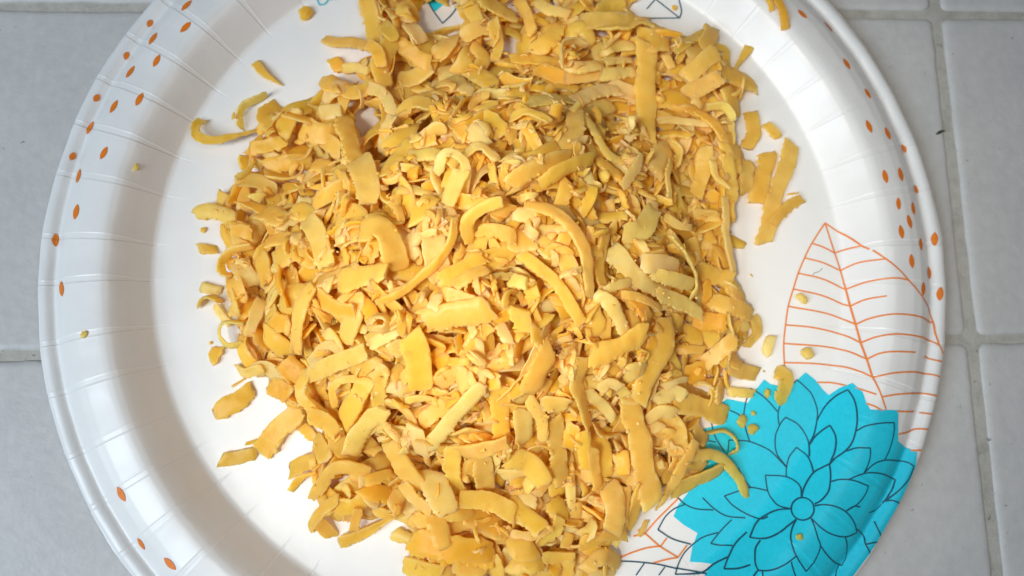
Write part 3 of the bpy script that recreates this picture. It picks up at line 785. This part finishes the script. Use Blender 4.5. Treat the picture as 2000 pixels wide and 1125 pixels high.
SHREDS = """
# crop  points  width  flags: layer 0/1/2, tone n p o v, e = standing on edge, c = arched, t = thin point at the end
A 610,-10 625,60 640,140 655,230 ; 90 1n
A 380,215 440,240 560,270 690,280 ; 66 0v
A 430,330 470,385 ; 66 0o
A 480,370 560,380 610,400 ; 60 0p
A 370,440 470,500 560,540 680,480 ; 84 1n
A 790,200 730,300 690,400 720,480 ; 90 1n
A 700,140 760,250 ; 66 1v
A 850,170 910,250 ; 76 1p
A 825,130 810,80 840,50 870,90 ; 70 1vc
A 800,270 880,330 950,370 ; 80 1o
A 790,440 860,430 930,400 ; 88 1v
A 1080,200 1050,280 1010,340 ; 96 1v
A 930,190 1000,150 1080,120 1150,110 ; 34 1ve
A 1160,-10 1190,80 1220,150 ; 86 1v
A 1250,20 1330,60 1406,90 ; 86 1v
A 1140,210 1230,180 1340,170 ; 76 1v
A 1180,400 1240,440 1290,470 ; 100 1n
A 1080,440 1130,480 1180,500 ; 84 1p
A 640,520 720,570 760,650 ; 55 1p
A 800,640 870,600 950,590 1060,620 ; 84 1n
A 490,680 520,780 560,900 ; 82 2n
A 160,740 210,640 290,590 ; 104 1n
A 370,630 460,620 ; 76 1p
A 280,730 360,760 440,740 ; 100 1n
A 0,830 80,820 160,800 ; 66 1n
A 80,920 180,900 290,890 ; 84 1n
A 330,920 410,930 ; 76 1n
A 740,820 810,740 830,690 ; 100 1n
A 690,800 720,720 750,690 ; 80 1p
A 700,960 770,870 840,790 ; 74 1n
A 880,780 970,760 ; 92 1n
A 870,860 970,860 1030,880 ; 84 1p
A 570,900 610,1000 620,1100 ; 120 2v
A 1000,960 1050,890 1150,940 1140,1060 ; 50 2pc
A 1060,1125 1100,1040 1130,980 ; 84 2p
A 1150,880 1230,850 1320,900 ; 56 2pc
A 1090,680 1170,740 1230,700 ; 76 1n
A 1180,720 1250,800 ; 84 1p
A 100,760 60,700 20,720 ; 54 1n
A 0,350 50,410 135,462 ; 50 0nt
A 620,260 680,330 700,400 ; 60 1n
A 1300,150 1330,260 1310,330 ; 60 1n
A 1200,260 1250,330 1230,380 ; 70 1n
L 1105,665 1085,700 1100,760 1180,795 1280,780 1406,740 1470,700 ; 50 0vtc
L 1470,525 1406,560 1350,590 1322,640 1325,710 ; 16 0pe
L 1290,640 1302,672 ; 26 0n
L 1500,560 1460,640 1500,700 ; 80 1n
D 1080,50 1180,40 1290,80 ; 84 0p
D 1200,130 1240,190 1260,240 ; 60 1n
D 1095,240 1180,245 ; 56 0n
D 1110,450 1200,470 ; 58 0p
D 1095,570 1110,530 1160,510 1220,540 ; 22 0ve
D 1190,560 1230,620 1260,650 ; 46 0p
D 1340,650 1260,650 1235,720 1280,780 1340,760 ; 26 0pe
D 1165,850 1200,790 ; 66 0n
D 1290,905 1360,925 1440,900 ; 56 1p
D 1272,998 1340,955 ; 14 0v
D 1400,240 1290,260 1220,310 1220,370 1275,385 ; 16 1ve
D 1330,330 1390,430 ; 90 1p
D 1290,420 1330,520 ; 80 1n
D 1310,150 1390,170 ; 70 1n
H 1195,225 1290,170 1370,110 ; 100 0n
H 1225,490 1300,480 1395,450 ; 76 0n
H 1350,400 1400,385 ; 24 0n
E 480,70 560,90 560,180 ; 120 1n
E 140,310 240,270 330,300 ; 104 1n
E 80,220 150,210 240,200 ; 76 1n
E 40,310 80,420 ; 104 1n
E 480,440 560,410 700,390 ; 104 2v
E 350,430 470,390 ; 84 1v
E 160,590 210,490 270,480 ; 84 1v
E 330,470 270,600 245,800 ; 72 2v
E 560,520 620,570 640,620 ; 66 1o
E 500,740 530,620 545,510 ; 100 1v
E 640,760 730,720 850,640 ; 66 1p
E 640,850 580,900 560,930 ; 88 1n
E 540,1120 590,1010 640,930 ; 86 1n
E 680,1130 680,1000 700,900 ; 66 1v
E 760,800 800,770 850,830 ; 92 1p
E 860,740 900,860 910,990 ; 114 2n
E 1130,890 1200,760 1270,680 ; 84 1n
E 1230,960 1310,860 1400,850 ; 112 1n
E 1340,670 1380,760 ; 50 2pc
E 1160,1120 1200,1050 1240,1000 ; 66 1n
E 1165,200 1165,110 1240,50 1330,35 ; 66 2vc
E 1230,150 1320,160 1406,180 ; 74 2v
E 980,90 1040,110 1080,70 ; 92 1p
E 1240,330 1330,290 1406,220 ; 104 1n
E 1020,440 1120,370 1240,310 ; 84 2n
E 1100,450 1180,400 1260,370 ; 60 2v
E 880,160 840,230 870,270 ; 84 1p
E 780,20 800,95 ; 40 2v
E 870,80 930,40 960,-10 ; 92 1n
E 1040,500 1120,520 1200,540 ; 66 1n
E 1280,520 1406,540 ; 56 1n
E 1330,640 1380,600 ; 66 1o
E 645,670 665,628 715,622 740,655 715,692 665,690 ; 30 2pe
E 410,700 450,760 470,820 ; 64 1p
E 330,870 380,790 440,770 ; 54 1p
E 0,920 60,900 150,960 ; 100 0p
E 1010,980 1100,920 1160,990 ; 100 1v
E 900,560 940,620 ; 100 1n
E 975,580 1000,510 ; 56 2p
E 960,650 1080,620 1270,590 ; 124 2v
E 610,170 690,145 750,210 780,330 ; 106 2vc
E 290,90 350,180 390,320 ; 96 2p
E 320,940 420,880 590,810 ; 84 2v
E 370,520 440,570 540,590 ; 80 1o
E 120,640 190,660 ; 90 1o
E 90,720 180,800 ; 90 1n
E 400,470 420,420 ; 60 1p
E 60,60 160,90 ; 110 1n
E 220,40 300,60 ; 90 1n
E 90,1000 180,1040 ; 90 1o
E 190,880 270,950 ; 90 1o
E 650,120 740,90 ; 90 1n
E 1090,110 1072,220 1000,320 900,410 800,490 680,545 ; 46 2v
F 480,80 600,70 ; 66 1v
F 210,50 260,20 320,80 ; 64 1p
F 20,60 120,70 ; 72 1p
F 0,200 100,190 ; 110 1n
F 500,170 470,330 500,460 ; 60 1n
F 600,490 680,540 740,630 ; 76 1o
F 420,540 440,620 480,680 ; 112 1n
F 240,500 300,600 ; 76 1o
F 620,170 700,150 760,40 ; 96 2p
F 830,80 890,130 950,150 ; 40 2p
F 990,60 1110,80 ; 56 1p
F 960,210 1000,320 ; 64 1v
F 1020,370 1110,400 1190,400 ; 84 1v
F 1190,190 1270,220 ; 66 0v
F 1060,430 1070,560 ; 50 1o
F 1010,650 1150,650 ; 96 1o
F 1100,530 1200,560 1310,600 ; 84 1v
F 1330,620 1340,700 1290,770 ; 56 0v
F 1180,900 1260,920 1330,930 ; 84 0v
F 1190,880 1250,850 ; 66 1v
F 1160,600 1190,750 1150,900 ; 18 1ve
F 900,790 1040,800 ; 46 1v
F 1060,860 1190,740 ; 74 1v
F 1200,480 1250,530 ; 56 0v
F 110,720 160,770 ; 84 1n
F 80,430 120,540 ; 76 1v
F 40,600 60,690 ; 100 2v
F 190,800 140,900 90,1010 ; 104 2n
F 260,850 320,880 ; 74 1o
F 620,930 700,900 ; 84 1p
F 430,870 560,920 ; 92 1n
F 470,1010 520,980 570,1000 ; 56 2p
F 590,1010 620,1040 ; 46 2p
F 810,1000 900,965 945,960 ; 36 2p
F 780,1080 860,1030 915,1050 ; 72 2p
F 200,250 280,290 340,430 350,500 ; 76 1n
F 60,270 150,350 270,480 370,650 ; 60 2v
F 80,20 220,60 330,170 390,300 415,500 ; 60 2v
F 640,230 730,260 780,240 ; 84 1n
F 710,330 790,340 870,370 ; 86 2p
F 600,500 700,520 800,570 ; 40 2v
F 640,430 560,450 500,480 ; 50 2p
F 540,260 640,350 750,450 830,490 ; 82 2p
F 800,500 900,550 995,612 ; 68 2p
F 770,390 860,430 940,460 ; 66 2p
F 830,200 900,290 960,400 972,480 940,545 ; 26 2pe
F 460,500 530,560 615,710 ; 68 2p
F 0,420 60,440 ; 66 2p
F 830,640 800,780 740,920 680,1060 ; 118 2n
F 440,835 570,790 700,715 ; 96 2n
F 370,860 350,980 375,1080 410,1220 ; 88 2v
F 1150,-20 1150,160 1190,300 1228,385 ; 44 2p
B 380,140 560,140 750,110 ; 84 1v
B 470,190 620,190 700,145 890,155 ; 40 2v
B 300,200 380,170 430,240 ; 76 1v
B 130,-10 200,70 300,90 ; 56 2pc
B 40,-10 90,100 110,190 ; 56 1v
B 470,70 540,30 620,30 ; 74 0v
B 120,290 220,220 250,160 ; 84 1n
B 650,20 690,80 740,100 ; 60 1v
B 700,230 760,240 840,230 ; 130 1n
B 840,320 870,380 ; 40 2v
B 890,310 990,220 1130,130 ; 56 1v
B 1100,150 1080,210 1040,260 ; 84 1v
B 1100,240 1180,260 1185,340 ; 56 1n
B 950,430 1030,370 1100,310 ; 80 2v
B 960,530 1040,490 1110,460 ; 84 2v
B 1080,400 1200,420 1350,440 ; 104 1n
B 1325,230 1270,310 1220,390 ; 46 1vt
B 1180,500 1220,600 ; 110 1n
B 1310,630 1330,730 1300,800 ; 84 0v
B 1200,750 1260,840 ; 100 1v
B 1270,900 1270,1050 ; 100 0v
B 0,330 120,345 240,360 ; 56 1n
B 150,400 230,440 300,450 ; 76 1o
B 300,450 400,440 480,420 ; 60 1v
B 490,440 580,425 670,420 ; 66 1p
B 510,370 590,350 650,340 ; 40 2p
B 500,290 540,250 582,215 ; 24 2p
B 285,310 290,390 370,410 470,380 ; 66 1p
B 262,430 262,300 340,255 410,270 ; 20 2pe
B 80,580 190,560 330,560 ; 84 1p
B 350,560 450,530 560,510 ; 76 2p
B 530,490 630,520 690,560 ; 76 1p
B 0,650 80,640 190,700 ; 50 2vc
B 60,720 100,790 140,850 ; 56 1n
B 370,640 440,760 520,860 630,900 ; 52 1p
B 280,820 330,750 330,640 ; 100 1v
B 0,930 120,890 230,820 ; 66 1n
B 470,900 560,960 640,1040 ; 66 1n
B 800,560 900,570 1010,610 ; 104 1o
B 800,740 880,740 960,760 ; 56 1n
B 800,670 900,665 1080,690 ; 38 2p
B 1010,630 1100,690 1155,780 ; 60 2v
B 1050,610 1150,605 1205,680 ; 24 2pe
B 1060,830 1040,950 1000,1080 ; 76 2v
B 860,1060 960,1060 ; 74 1n
B 1160,800 1190,940 1190,1110 ; 66 1v
B 1090,900 1110,990 1175,1045 ; 40 2pt
B 560,730 650,750 ; 90 1n
B 430,620 540,580 ; 90 1p
B 0,1030 140,940 290,890 ; 88 2n
B 160,1020 270,950 430,890 ; 76 2n
B 270,1120 300,1010 ; 74 1v
B 600,1040 650,960 690,880 ; 56 2p
B 840,800 800,870 770,960 ; 96 2p
B 850,800 905,850 880,950 ; 20 2pe
B 840,920 820,1010 840,1110 ; 36 2p
B 720,270 725,420 720,580 730,785 ; 104 2v
C 45,-10 80,60 100,145 ; 52 0o
C 5,-10 25,50 ; 34 0o
C 128,800 100,900 40,1060 -20,1320 ; 90 0v
C -10,690 50,750 ; 56 0v
C 0,850 -30,960 -60,1100 ; 100 0n
C 30,1220 110,1130 180,1095 ; 62 0v
C 110,1065 170,1060 ; 16 0v
G 20,730 -10,820 ; 52 0p
G 60,920 100,960 60,1070 ; 84 0v
J 590,450 600,560 ; 60 1n
J 410,110 480,170 545,255 ; 56 2p
J 265,160 350,240 ; 22 2p
J 430,280 480,345 570,340 ; 26 2ve
J 330,300 300,400 ; 66 1o
J 230,280 240,450 270,590 ; 84 2v
J 310,450 322,740 ; 42 1p
J 370,340 385,510 ; 62 2n
J 430,340 480,440 500,570 ; 100 1n
J 420,420 440,540 468,625 ; 56 2v
J 480,620 480,760 ; 56 1n
J 530,640 555,720 545,860 ; 104 2v
J 230,720 270,790 ; 92 1n
J 130,930 230,860 250,800 ; 56 1v
J 0,880 80,890 200,850 ; 46 1v
J 0,730 60,780 140,840 ; 84 2n
J 50,700 120,710 ; 56 1p
J 60,230 60,370 ; 92 2p
J 90,160 160,270 170,370 ; 56 2v
J 180,180 290,180 ; 84 2v
J 0,480 90,500 150,590 ; 100 2v
J 730,330 800,290 ; 50 2p
J 730,260 790,220 875,225 ; 58 2p
J 800,270 880,330 900,440 ; 120 1n
J 880,170 1000,190 1190,245 ; 96 1v
J 1000,330 1050,380 ; 76 0v
J 1190,110 1320,125 ; 54 0p
J 1130,80 1150,160 ; 60 1v
J 910,660 1030,600 1165,545 ; 88 1v
J 960,470 1100,460 1220,560 1290,680 ; 60 0v
J 1065,340 1160,325 1222,375 1232,430 1190,452 ; 20 0ve
J 690,620 660,780 640,860 ; 56 1v
J 620,640 600,800 ; 50 1n
J 750,560 800,500 ; 90 1n
J 380,930 520,910 ; 84 1n
J 500,880 620,900 ; 74 1n
J 400,1080 500,1000 580,1050 ; 80 0v
J 430,1115 560,1105 ; 56 0p
J 0,960 100,960 ; 100 1n
J 0,1060 150,1050 ; 92 0n
J 180,1020 330,1020 ; 66 0n
J 742,825 702,905 ; 26 0v
J 980,395 900,560 820,760 ; 64 2vt
J 620,160 665,330 705,500 750,705 ; 104 2n
I 40,430 130,320 240,220 ; 112 0n
I 260,310 310,370 ; 56 0n
I 200,540 290,500 350,480 ; 84 0n
I 195,650 250,585 320,560 ; 44 0nt
I 330,380 390,470 ; 76 1v
I 290,1 280,120 330,200 350,260 ; 54 2vc
I 440,190 430,100 480,50 560,40 ; 34 2vc
I 330,240 400,270 450,330 ; 70 2v
I 430,300 460,400 540,480 ; 76 1v
I 500,260 560,160 610,60 ; 90 2n
I 525,440 590,320 690,220 ; 84 2p
I 300,700 380,600 460,520 620,540 ; 58 1v
I 620,590 740,560 ; 56 2v
I 680,300 760,320 860,340 ; 66 1p
I 880,310 920,430 ; 84 2p
I 920,270 1020,200 1130,130 ; 76 1v
I 1130,440 1250,420 1355,390 ; 96 2v
I 1350,100 1340,250 1370,440 ; 86 1n
I 1080,420 1080,560 1110,660 ; 76 2v
I 960,560 1010,660 1060,740 ; 104 2p
I 1150,590 1200,480 ; 76 1n
I 1240,490 1260,630 ; 84 2v
I 750,400 820,510 895,625 ; 86 2v
I 820,620 870,680 960,740 ; 54 2v
I 760,740 800,650 ; 74 1v
I 300,865 360,770 450,700 ; 60 0n
I 340,840 410,900 ; 66 0n
I 470,935 600,880 770,790 ; 70 0nt
I 470,740 540,740 600,700 ; 100 0n
I 540,865 560,760 ; 54 0n
I 600,650 740,690 ; 84 0o
I 880,790 960,860 ; 72 0n
I 1020,770 1190,770 ; 56 1n
I 1060,860 1170,830 ; 84 0n
I 760,900 860,920 ; 74 0p
I 830,1060 1000,1090 ; 100 0n
I 1100,1060 1250,1090 ; 100 0n
I 1000,1000 1150,1010 1290,1040 ; 100 0o
I 870,930 1000,950 1280,970 ; 110 1o
I 1180,780 1330,850 ; 110 1o
I 1300,890 1406,900 ; 100 0n
I 960,750 1000,830 1035,930 ; 82 1n
I 1130,690 1280,700 1406,770 ; 76 2v
I 960,410 1060,280 1150,180 1235,90 ; 76 2p
"""
rows = []
for ln in SHREDS.strip().splitlines():
    if ln.startswith('#') or not ln.strip(): continue
    a, b = ln.split(';'); a = a.split(); w_, fl = b.split()
    ox, oy = ORG[a[0]]
    pts = [(ox + float(q.split(',')[0]) / 2.812, oy + float(q.split(',')[1]) / 2.812) for q in a[1:]]
    rows.append((int(fl[0]), pts, float(w_) / 2.812, fl[1:]))
order = sorted(range(len(rows)), key=lambda i: rows[i][0])

def zone_of(px, py):
    if px < 600 and py < 260: return "at the heap's upper left"
    if px < 620 and py < 520: return "on the heap's left shoulder"
    if px < 640 and py < 770: return "on the heap's left edge"
    if px < 760 and py >= 770: return "at the heap's lower left"
    if py > 985: return "at the heap's bottom end"
    if px > 1330 and py > 720: return "beside the blue flower"
    if px > 1340 and py > 480: return "on the shaded right foot"
    if px > 1340 and py > 200: return "on the heap's right edge"
    if px > 1180 and py < 200: return "at the heap's upper right"
    if py < 110: return "near the dark line print"
    if py < 250: return "in the heap's upper part"
    side = "left" if px < 880 else "right" if px > 1120 else "centre"
    if py < 420: return "above the heap's middle, " + side
    if py < 600: return "across the heap's middle, " + side
    if py < 790: return "below the heap's middle, " + side
    return "low on the heap, " + side
TW = dict(n="golden", p="pale", o="amber", v="olive-yellow")
SPECIAL = {  # (px, py) near the middle of a hand-described shred
    (1258, 185): "long upright olive-yellow slab of cheese lying on top near the upper right",
    (1240, 870): "broad golden slab of cheese running down the lower right of the heap",
    (1270, 700): "wide golden shred with torn right side above the long lower right slab",
    (870, 530): "long bowed olive shred sweeping down from upper right across the heap's middle",
    (440, 270): "hooked tapering shred reaching over bare plate at the upper left",
    (690, 280): "short straight thick stick of cheese beside the bare patch, upper left",
    (1520, 370): "long flat shred lying apart on bare plate right of the heap",
    (1530, 755): "small golden chunk on the tip of the blue flower",
    (485, 785): "flat golden flake lying apart on the plate below the heap's left edge",
    (470, 890): "lumpy golden flake lying alone at the lower left of the plate",
    (515, 140): "small pointed golden sliver lying alone above the hooked shred",
    (800, 80): "long curved tapering shred arching down near the top, right of the lettering",
    (1530, 25): "amber flake clinging to the plate's side at the top right",
    (1420, 860): "thin curl of cheese standing as a loop on the blue flower",
    (700, 1020): "straight pointed golden strip on bare plate at the heap's bottom left",
    (892, 815): "long pale straight shred slanting up right in the heap's lower middle",
}
def nm_label(pts, wpx, fl, layer):
    c = np.mean(np.array(pts), axis=0)
    for (a, b), t in SPECIAL.items():
        if abs(c[0] - a) < 16 and abs(c[1] - b) < 22: return t
    Ls = sum(math.hypot(pts[i + 1][0] - pts[i][0], pts[i + 1][1] - pts[i][1]) for i in range(len(pts) - 1))
    d = (pts[-1][0] - pts[0][0], pts[-1][1] - pts[0][1]); ch = math.hypot(*d) + 1e-6
    if 'e' in fl: sh = "thin curl"
    elif Ls > 110: sh = "long strip"
    elif Ls / wpx < 1.5: sh = "chunky flake"
    elif wpx > 32: sh = "broad shred"
    elif wpx < 18: sh = "thin sliver"
    else: sh = "short shred"
    if Ls / ch > 1.12: bend = "bent "
    elif Ls / ch > 1.03: bend = "bowed "
    else: bend = ""
    ang = math.degrees(math.atan2(-d[1], d[0])) % 180
    ori = "lying crosswise" if ang < 22 or ang > 158 else "slanting up rightward" if ang < 68 else "running upright" if ang < 112 else "slanting down rightward"
    z = zone_of(*c)
    return f"{bend}{TW[fl[0]]} {sh} {ori} {z}".strip()

GRP = "cheese shreds heaped on the plate"
cr = Joined()
def tufts():
    for it in range(300):
        x, y = NR.uniform(-80, 74), NR.uniform(-84, 86)
        h0 = hm(x, y)
        if h0 < 7 or not inside(*proj(x, y, h0)): continue
        Ln, wid = NR.uniform(1.8, 6), NR.uniform(.8, 2.4)
        path = rand_path(x, y, Ln, NR.uniform(0, 6.28), NR.normal(0, 1.0), 8)
        v, f, t = make_shred(path, wid, NR.uniform(.3, .7), NR.choice(list('ppnnv')), nrow=9, quant=.6, rag=.6, roll=NR.normal(0, .45), twist=NR.normal(0, .9), bow=NR.uniform(-.1, .3))
        cr.add(v, f, t)
    # ragged tufts: several torn tongues fanning out of one spot
    spots = [hit(px_, py_, 22) for px_, py_ in ((1295, 815), (1310, 740), (1175, 985), (1180, 760), (1120, 105), (880, 150), (1300, 150), (640, 690), (800, 690), (560, 300), (1150, 680), (960, 590), (1010, 425), (680, 480), (760, 540), (1240, 440), (1090, 560), (880, 480), (1250, 310), (930, 720))]
    while len(spots) < 70:
        x, y = NR.uniform(-72, 66), NR.uniform(-70, 70)
        if hm(x, y) > 12 and inside(*proj(x, y, hm(x, y))): spots.append((x, y))
    for x, y in spots:
        yaw = NR.uniform(0, 6.28); tone = NR.choice(list('ppnnv'))
        for q in range(NR.randint(3, 8)):
            Ln, wid = NR.uniform(2.6, 6.5), NR.uniform(.9, 2.3)
            a = yaw + NR.normal(0, .45)
            path = rand_path(x + math.cos(a) * Ln * .4 + NR.normal(0, .8), y + math.sin(a) * Ln * .4 + NR.normal(0, .8), Ln, a, NR.normal(0, .7), 8)
            v, f, t = make_shred(path, wid, NR.uniform(.35, .8), tone, nrow=10, quant=.4, rag=.7, roll=NR.normal(0, .5), twist=NR.normal(0, .8), bow=NR.uniform(0, .3))
            cr.add(v, f, t)

labels = {}
n_ind = 0; tufted = False
for oi in order:
    layer, pts, wpx, fl = rows[oi]
    if layer == 2 and not tufted: tufts(); tufted = True
    # place: each traced point at the heap's height there
    def place(px, py):
        z = 3.0
        if layer == 0:
            x, y = pix_on_plate(px, py)
            z = hm(x, y) + .8; x, y = hit(px, py, z); return x, y
        z = 12.0
        for _ in range(8):
            x, y = hit(px, py, z); z = .5 * z + .5 * (tgt(x, y) + (.5 if layer == 1 else 1.2))
        return x, y
    P = [place(*p) for p in pts]
    c = P[len(P) // 2]
    zc = hm(*c)
    wid = wpx * ((1.05 if layer == 0 else 1.25) if wpx > 12 else 1.0) / FPX * (CAMP[2] - zc)
    path = np.array(catmull(P, .8))
    if 'e' not in fl:          # run the ends out a little, they tuck under their neighbours
        d0, d1 = path[0] - path[min(3, len(path) - 1)], path[-1] - path[max(len(path) - 4, 0)]
        path = np.vstack([path[0] + d0 / (np.linalg.norm(d0) + 1e-9) * min(1.2, wid * .2), path, path[-1] + d1 / (np.linalg.norm(d1) + 1e-9) * min(1.2, wid * .2)])
    if len(path) < 6:
        path = np.stack([np.linspace(path[0][0], path[-1][0], 6), np.linspace(path[0][1], path[-1][1], 6)], 1)
    kw = dict(bow=RND.uniform(0, .07), roll=RND.gauss(0, .13), twist=RND.gauss(0, .22), cup=RND.gauss(0, .05), quant=(.70, .60, .74)[layer])
    thick = RND.uniform(.7, 1.25)
    if 'c' in fl: kw.update(bow=.16)
    if 'e' in fl:
        kw.update(edge=True, roll=RND.choice([-1, 1]) * RND.uniform(1.15, 1.4), twist=RND.gauss(0, .2)); thick = .8; wid = max(wid, RND.uniform(2.6, 4.2))
    if layer == 2: kw['lift'] = .15
    if 't' in fl[1:]: kw['pointed'] = True
    if wid < 3.2 and 'e' not in fl: thick = min(thick, wid * .38)
    v, f, t = make_shred(path, wid, thick, fl[0], **kw, rag=min(1.0, wid / 5))
    base = np.array([c[0], c[1], v[:, 2].min()])
    o = mesh_obj("cheese_shred", (v - base) * MM, f, M_CHEESE, None, tint=t, sharp=rad(48))
    o.location = Vector(base * MM)
    lb = nm_label(pts, wpx, fl[0] + fl[1:], layer)
    labels.setdefault(lb, []).append((o, pts)); n_ind += 1
    tag(o, lb, "cheese shred", GRP)
# tell apart what still shares a label, by where it lies among its likes
for lb, lst in labels.items():
    if len(lst) < 2: continue
    cs = [np.mean(np.array(p), axis=0) for _, p in lst]
    ax = 0 if np.ptp([q[0] for q in cs]) > np.ptp([q[1] for q in cs]) else 1
    oo = sorted(range(len(lst)), key=lambda i: cs[i][ax])
    nth = ["first", "second", "third", "fourth", "fifth", "sixth"]; cnt = {2: "two", 3: "three", 4: "four", 5: "five", 6: "six"}
    for k2, i in enumerate(oo):
        n_ = len(lst); lst[i][0]['label'] = lb + ", " + (["left", "upper"][ax] + " one" if k2 == 0 else ["right", "lower"][ax] + " one" if k2 == n_ - 1 else nth[k2] + (" from left" if ax == 0 else " from top"))
print("individual shreds", n_ind, "labels", len(labels), "most alike", max(len(v) for v in labels.values()))

heap = fill.build("cheese_shred_mass", M_CHEESE)
tag(heap, "tangled mass of small golden cheese shreds making up the heap beneath the larger ones", "cheese", kind='stuff')

# little torn slivers and crumbs over everything
def crumb_geo(x, y, z, s, flat=.6, tone='p'):
    bm = bmesh.new(); bmesh.ops.create_icosphere(bm, subdivisions=1 if s < .7 else 2, radius=s)
    sd = NR.uniform(0, 99); rx = Vector((NR.uniform(.7, 1.4), NR.uniform(.6, 1.1), flat)); yaw = NR.uniform(0, 6.28)
    ca, sa = math.cos(yaw), math.sin(yaw)
    vs = []
    for v in bm.verts:
        q = v.co * (1 + .55 * mnoise.noise(v.co / s * 1.3 + Vector((sd, 0, 0))))
        q = Vector((q.x * rx.x, q.y * rx.y, q.z * rx.z)); vs.append((x + q.x * ca - q.y * sa, y + q.x * sa + q.y * ca, z + q.z))
    fs = [tuple(v.index for v in f.verts) for f in bm.faces]; bm.free()
    b = np.array(TINT[tone]) * NR.uniform(.9, 1.05)
    return np.array(vs), fs, np.tile(np.r_[b, 1], (len(vs), 1))
k = 0
while k < 750:
    x, y = NR.uniform(-88, 82), NR.uniform(-92, 95)
    if not inside(*proj(x, y, hm(x, y))): continue
    if hm(x, y) < 6: continue
    s = .16 + .5 * NR.rand() ** 3
    cr.add(*crumb_geo(x, y, hm(x, y) + s * .3, s, .7, NR.choice(list('ppn')))); k += 1
co = cr.build("cheese_crumb_dust", M_CHEESE)
tag(co, "tiny pale cheese crumbs sprinkled over the heap of shreds", "cheese crumbs", kind='stuff')
CR = [(597, 30, 2.6, 'n', "small oblong cheese crumb on the plate below the blue lettering"),
      (265, 328, .9, 'p', "tiny cheese crumb alone on the plate's pleated left side"),
      (165, 654, 1.1, 'p', "tiny cheese crumb on the plate's rim at the left"),
      (398, 450, 1.0, 'n', "small cheese crumb just left of the heap"),
      (412, 670, .6, 'n', "speck of cheese above the lone flake left of the heap"),
      (1563, 583, 2.1, 'p', "pale cheese crumb on the upper part of the orange leaf print"),
      (1574, 691, 2.3, 'p', "shiny pale cheese crumb on the lower part of the orange leaf print"),
      (1470, 807, 1.0, 'v', "tiny round cheese crumb on the blue flower nearest the heap"),
      (1467, 838, 1.7, 'v', "small notched cheese crumb on the blue flower's upper left"),
      (1448, 822, 1.5, 'v', "smeared dull cheese bit on the blue flower's upper left edge"),
      (1497, 768, 1.4, 'v', "olive cheese crumb at the blue flower's top left tip"),
      (1467, 538, .5, 'v', "speck of cheese on bare plate right of the heap"),
      (1492, 725, .45, 'v', "speck of cheese on bare plate above the blue flower"),
      (1318, 16, 1.0, 'n', "little cheese crumb at the top beside the dark triangle print"),
      (1560, 1048, .9, 'v', "tiny cheese fleck on the blue flower below its centre")]
for px, py, s, tone, lb in CR:
    x, y = pix_on_plate(px, py)
    z = plate_z(x, y)
    v, f, t = crumb_geo(0, 0, 0, s, .45, tone)
    o = mesh_obj("cheese_crumb", v * MM, f, M_CHEESE, None, tint=t, sharp=rad(40))
    v0 = v[:, 2].min(); o.location = Vector((x, y, z - v0 - .05)) * MM
    tag(o, lb, "cheese crumb", "cheese crumbs scattered on the plate")

# ------------------------------------------------------------------ stray specks
def speck(name, pts_px, wid, h, mat, lb, cat, onp=False):
    P = [pix_on_plate(*p) if onp else hit(p[0], p[1], .3) for p in pts_px]
    L_ = catmull(P, .4); n = len(L_); vs, fs = [], []
    for i, p in enumerate(L_):
        a, b = L_[max(i - 1, 0)], L_[min(i + 1, n - 1)]; d = b - a; l = np.linalg.norm(d) or 1; s = np.array([-d[1], d[0]]) / l
        ww = wid / 2 * (math.sin(math.pi * (i + .35) / (n - .3)) ** .6 if wid > .5 else 1)
        z0 = plate_z(*p) + .08 if onp else .12
        for q, dz in ((-1, 0), (0, h), (1, 0), (0, -.05)):
            xy = p + s * ww * q; vs.append((xy[0] * MM, xy[1] * MM, (z0 + dz + .15 * math.sin(i * 1.3) * (h > .3)) * MM))
    for i in range(n - 1):
        for k in range(4):
            a = i * 4 + k; b = i * 4 + (k + 1) % 4; fs.append((a, b, b + 4, a + 4))
    o = mesh_obj(name, vs, fs, mat); tag(o, lb, cat); return o
speck("herb_flake", [(1829, 262), (1838, 257), (1846, 255)], 1.0, .45, M_HERB, "tiny dark green herb flake on the white tile right of the plate", "herb flake")
speck("lint_fibre", [(1587, 537), (1591, 533), (1600, 530), (1606, 524)], .16, .1, M_FIBRE, "faint grey lint fibre on the plate inside the orange leaf print", "fibre", True)
speck("hair_clipping", [(1929, 857), (1932, 860), (1935, 860)], .3, .2, M_FIBRE, "short black hair on the tile edge at the lower right", "hair")
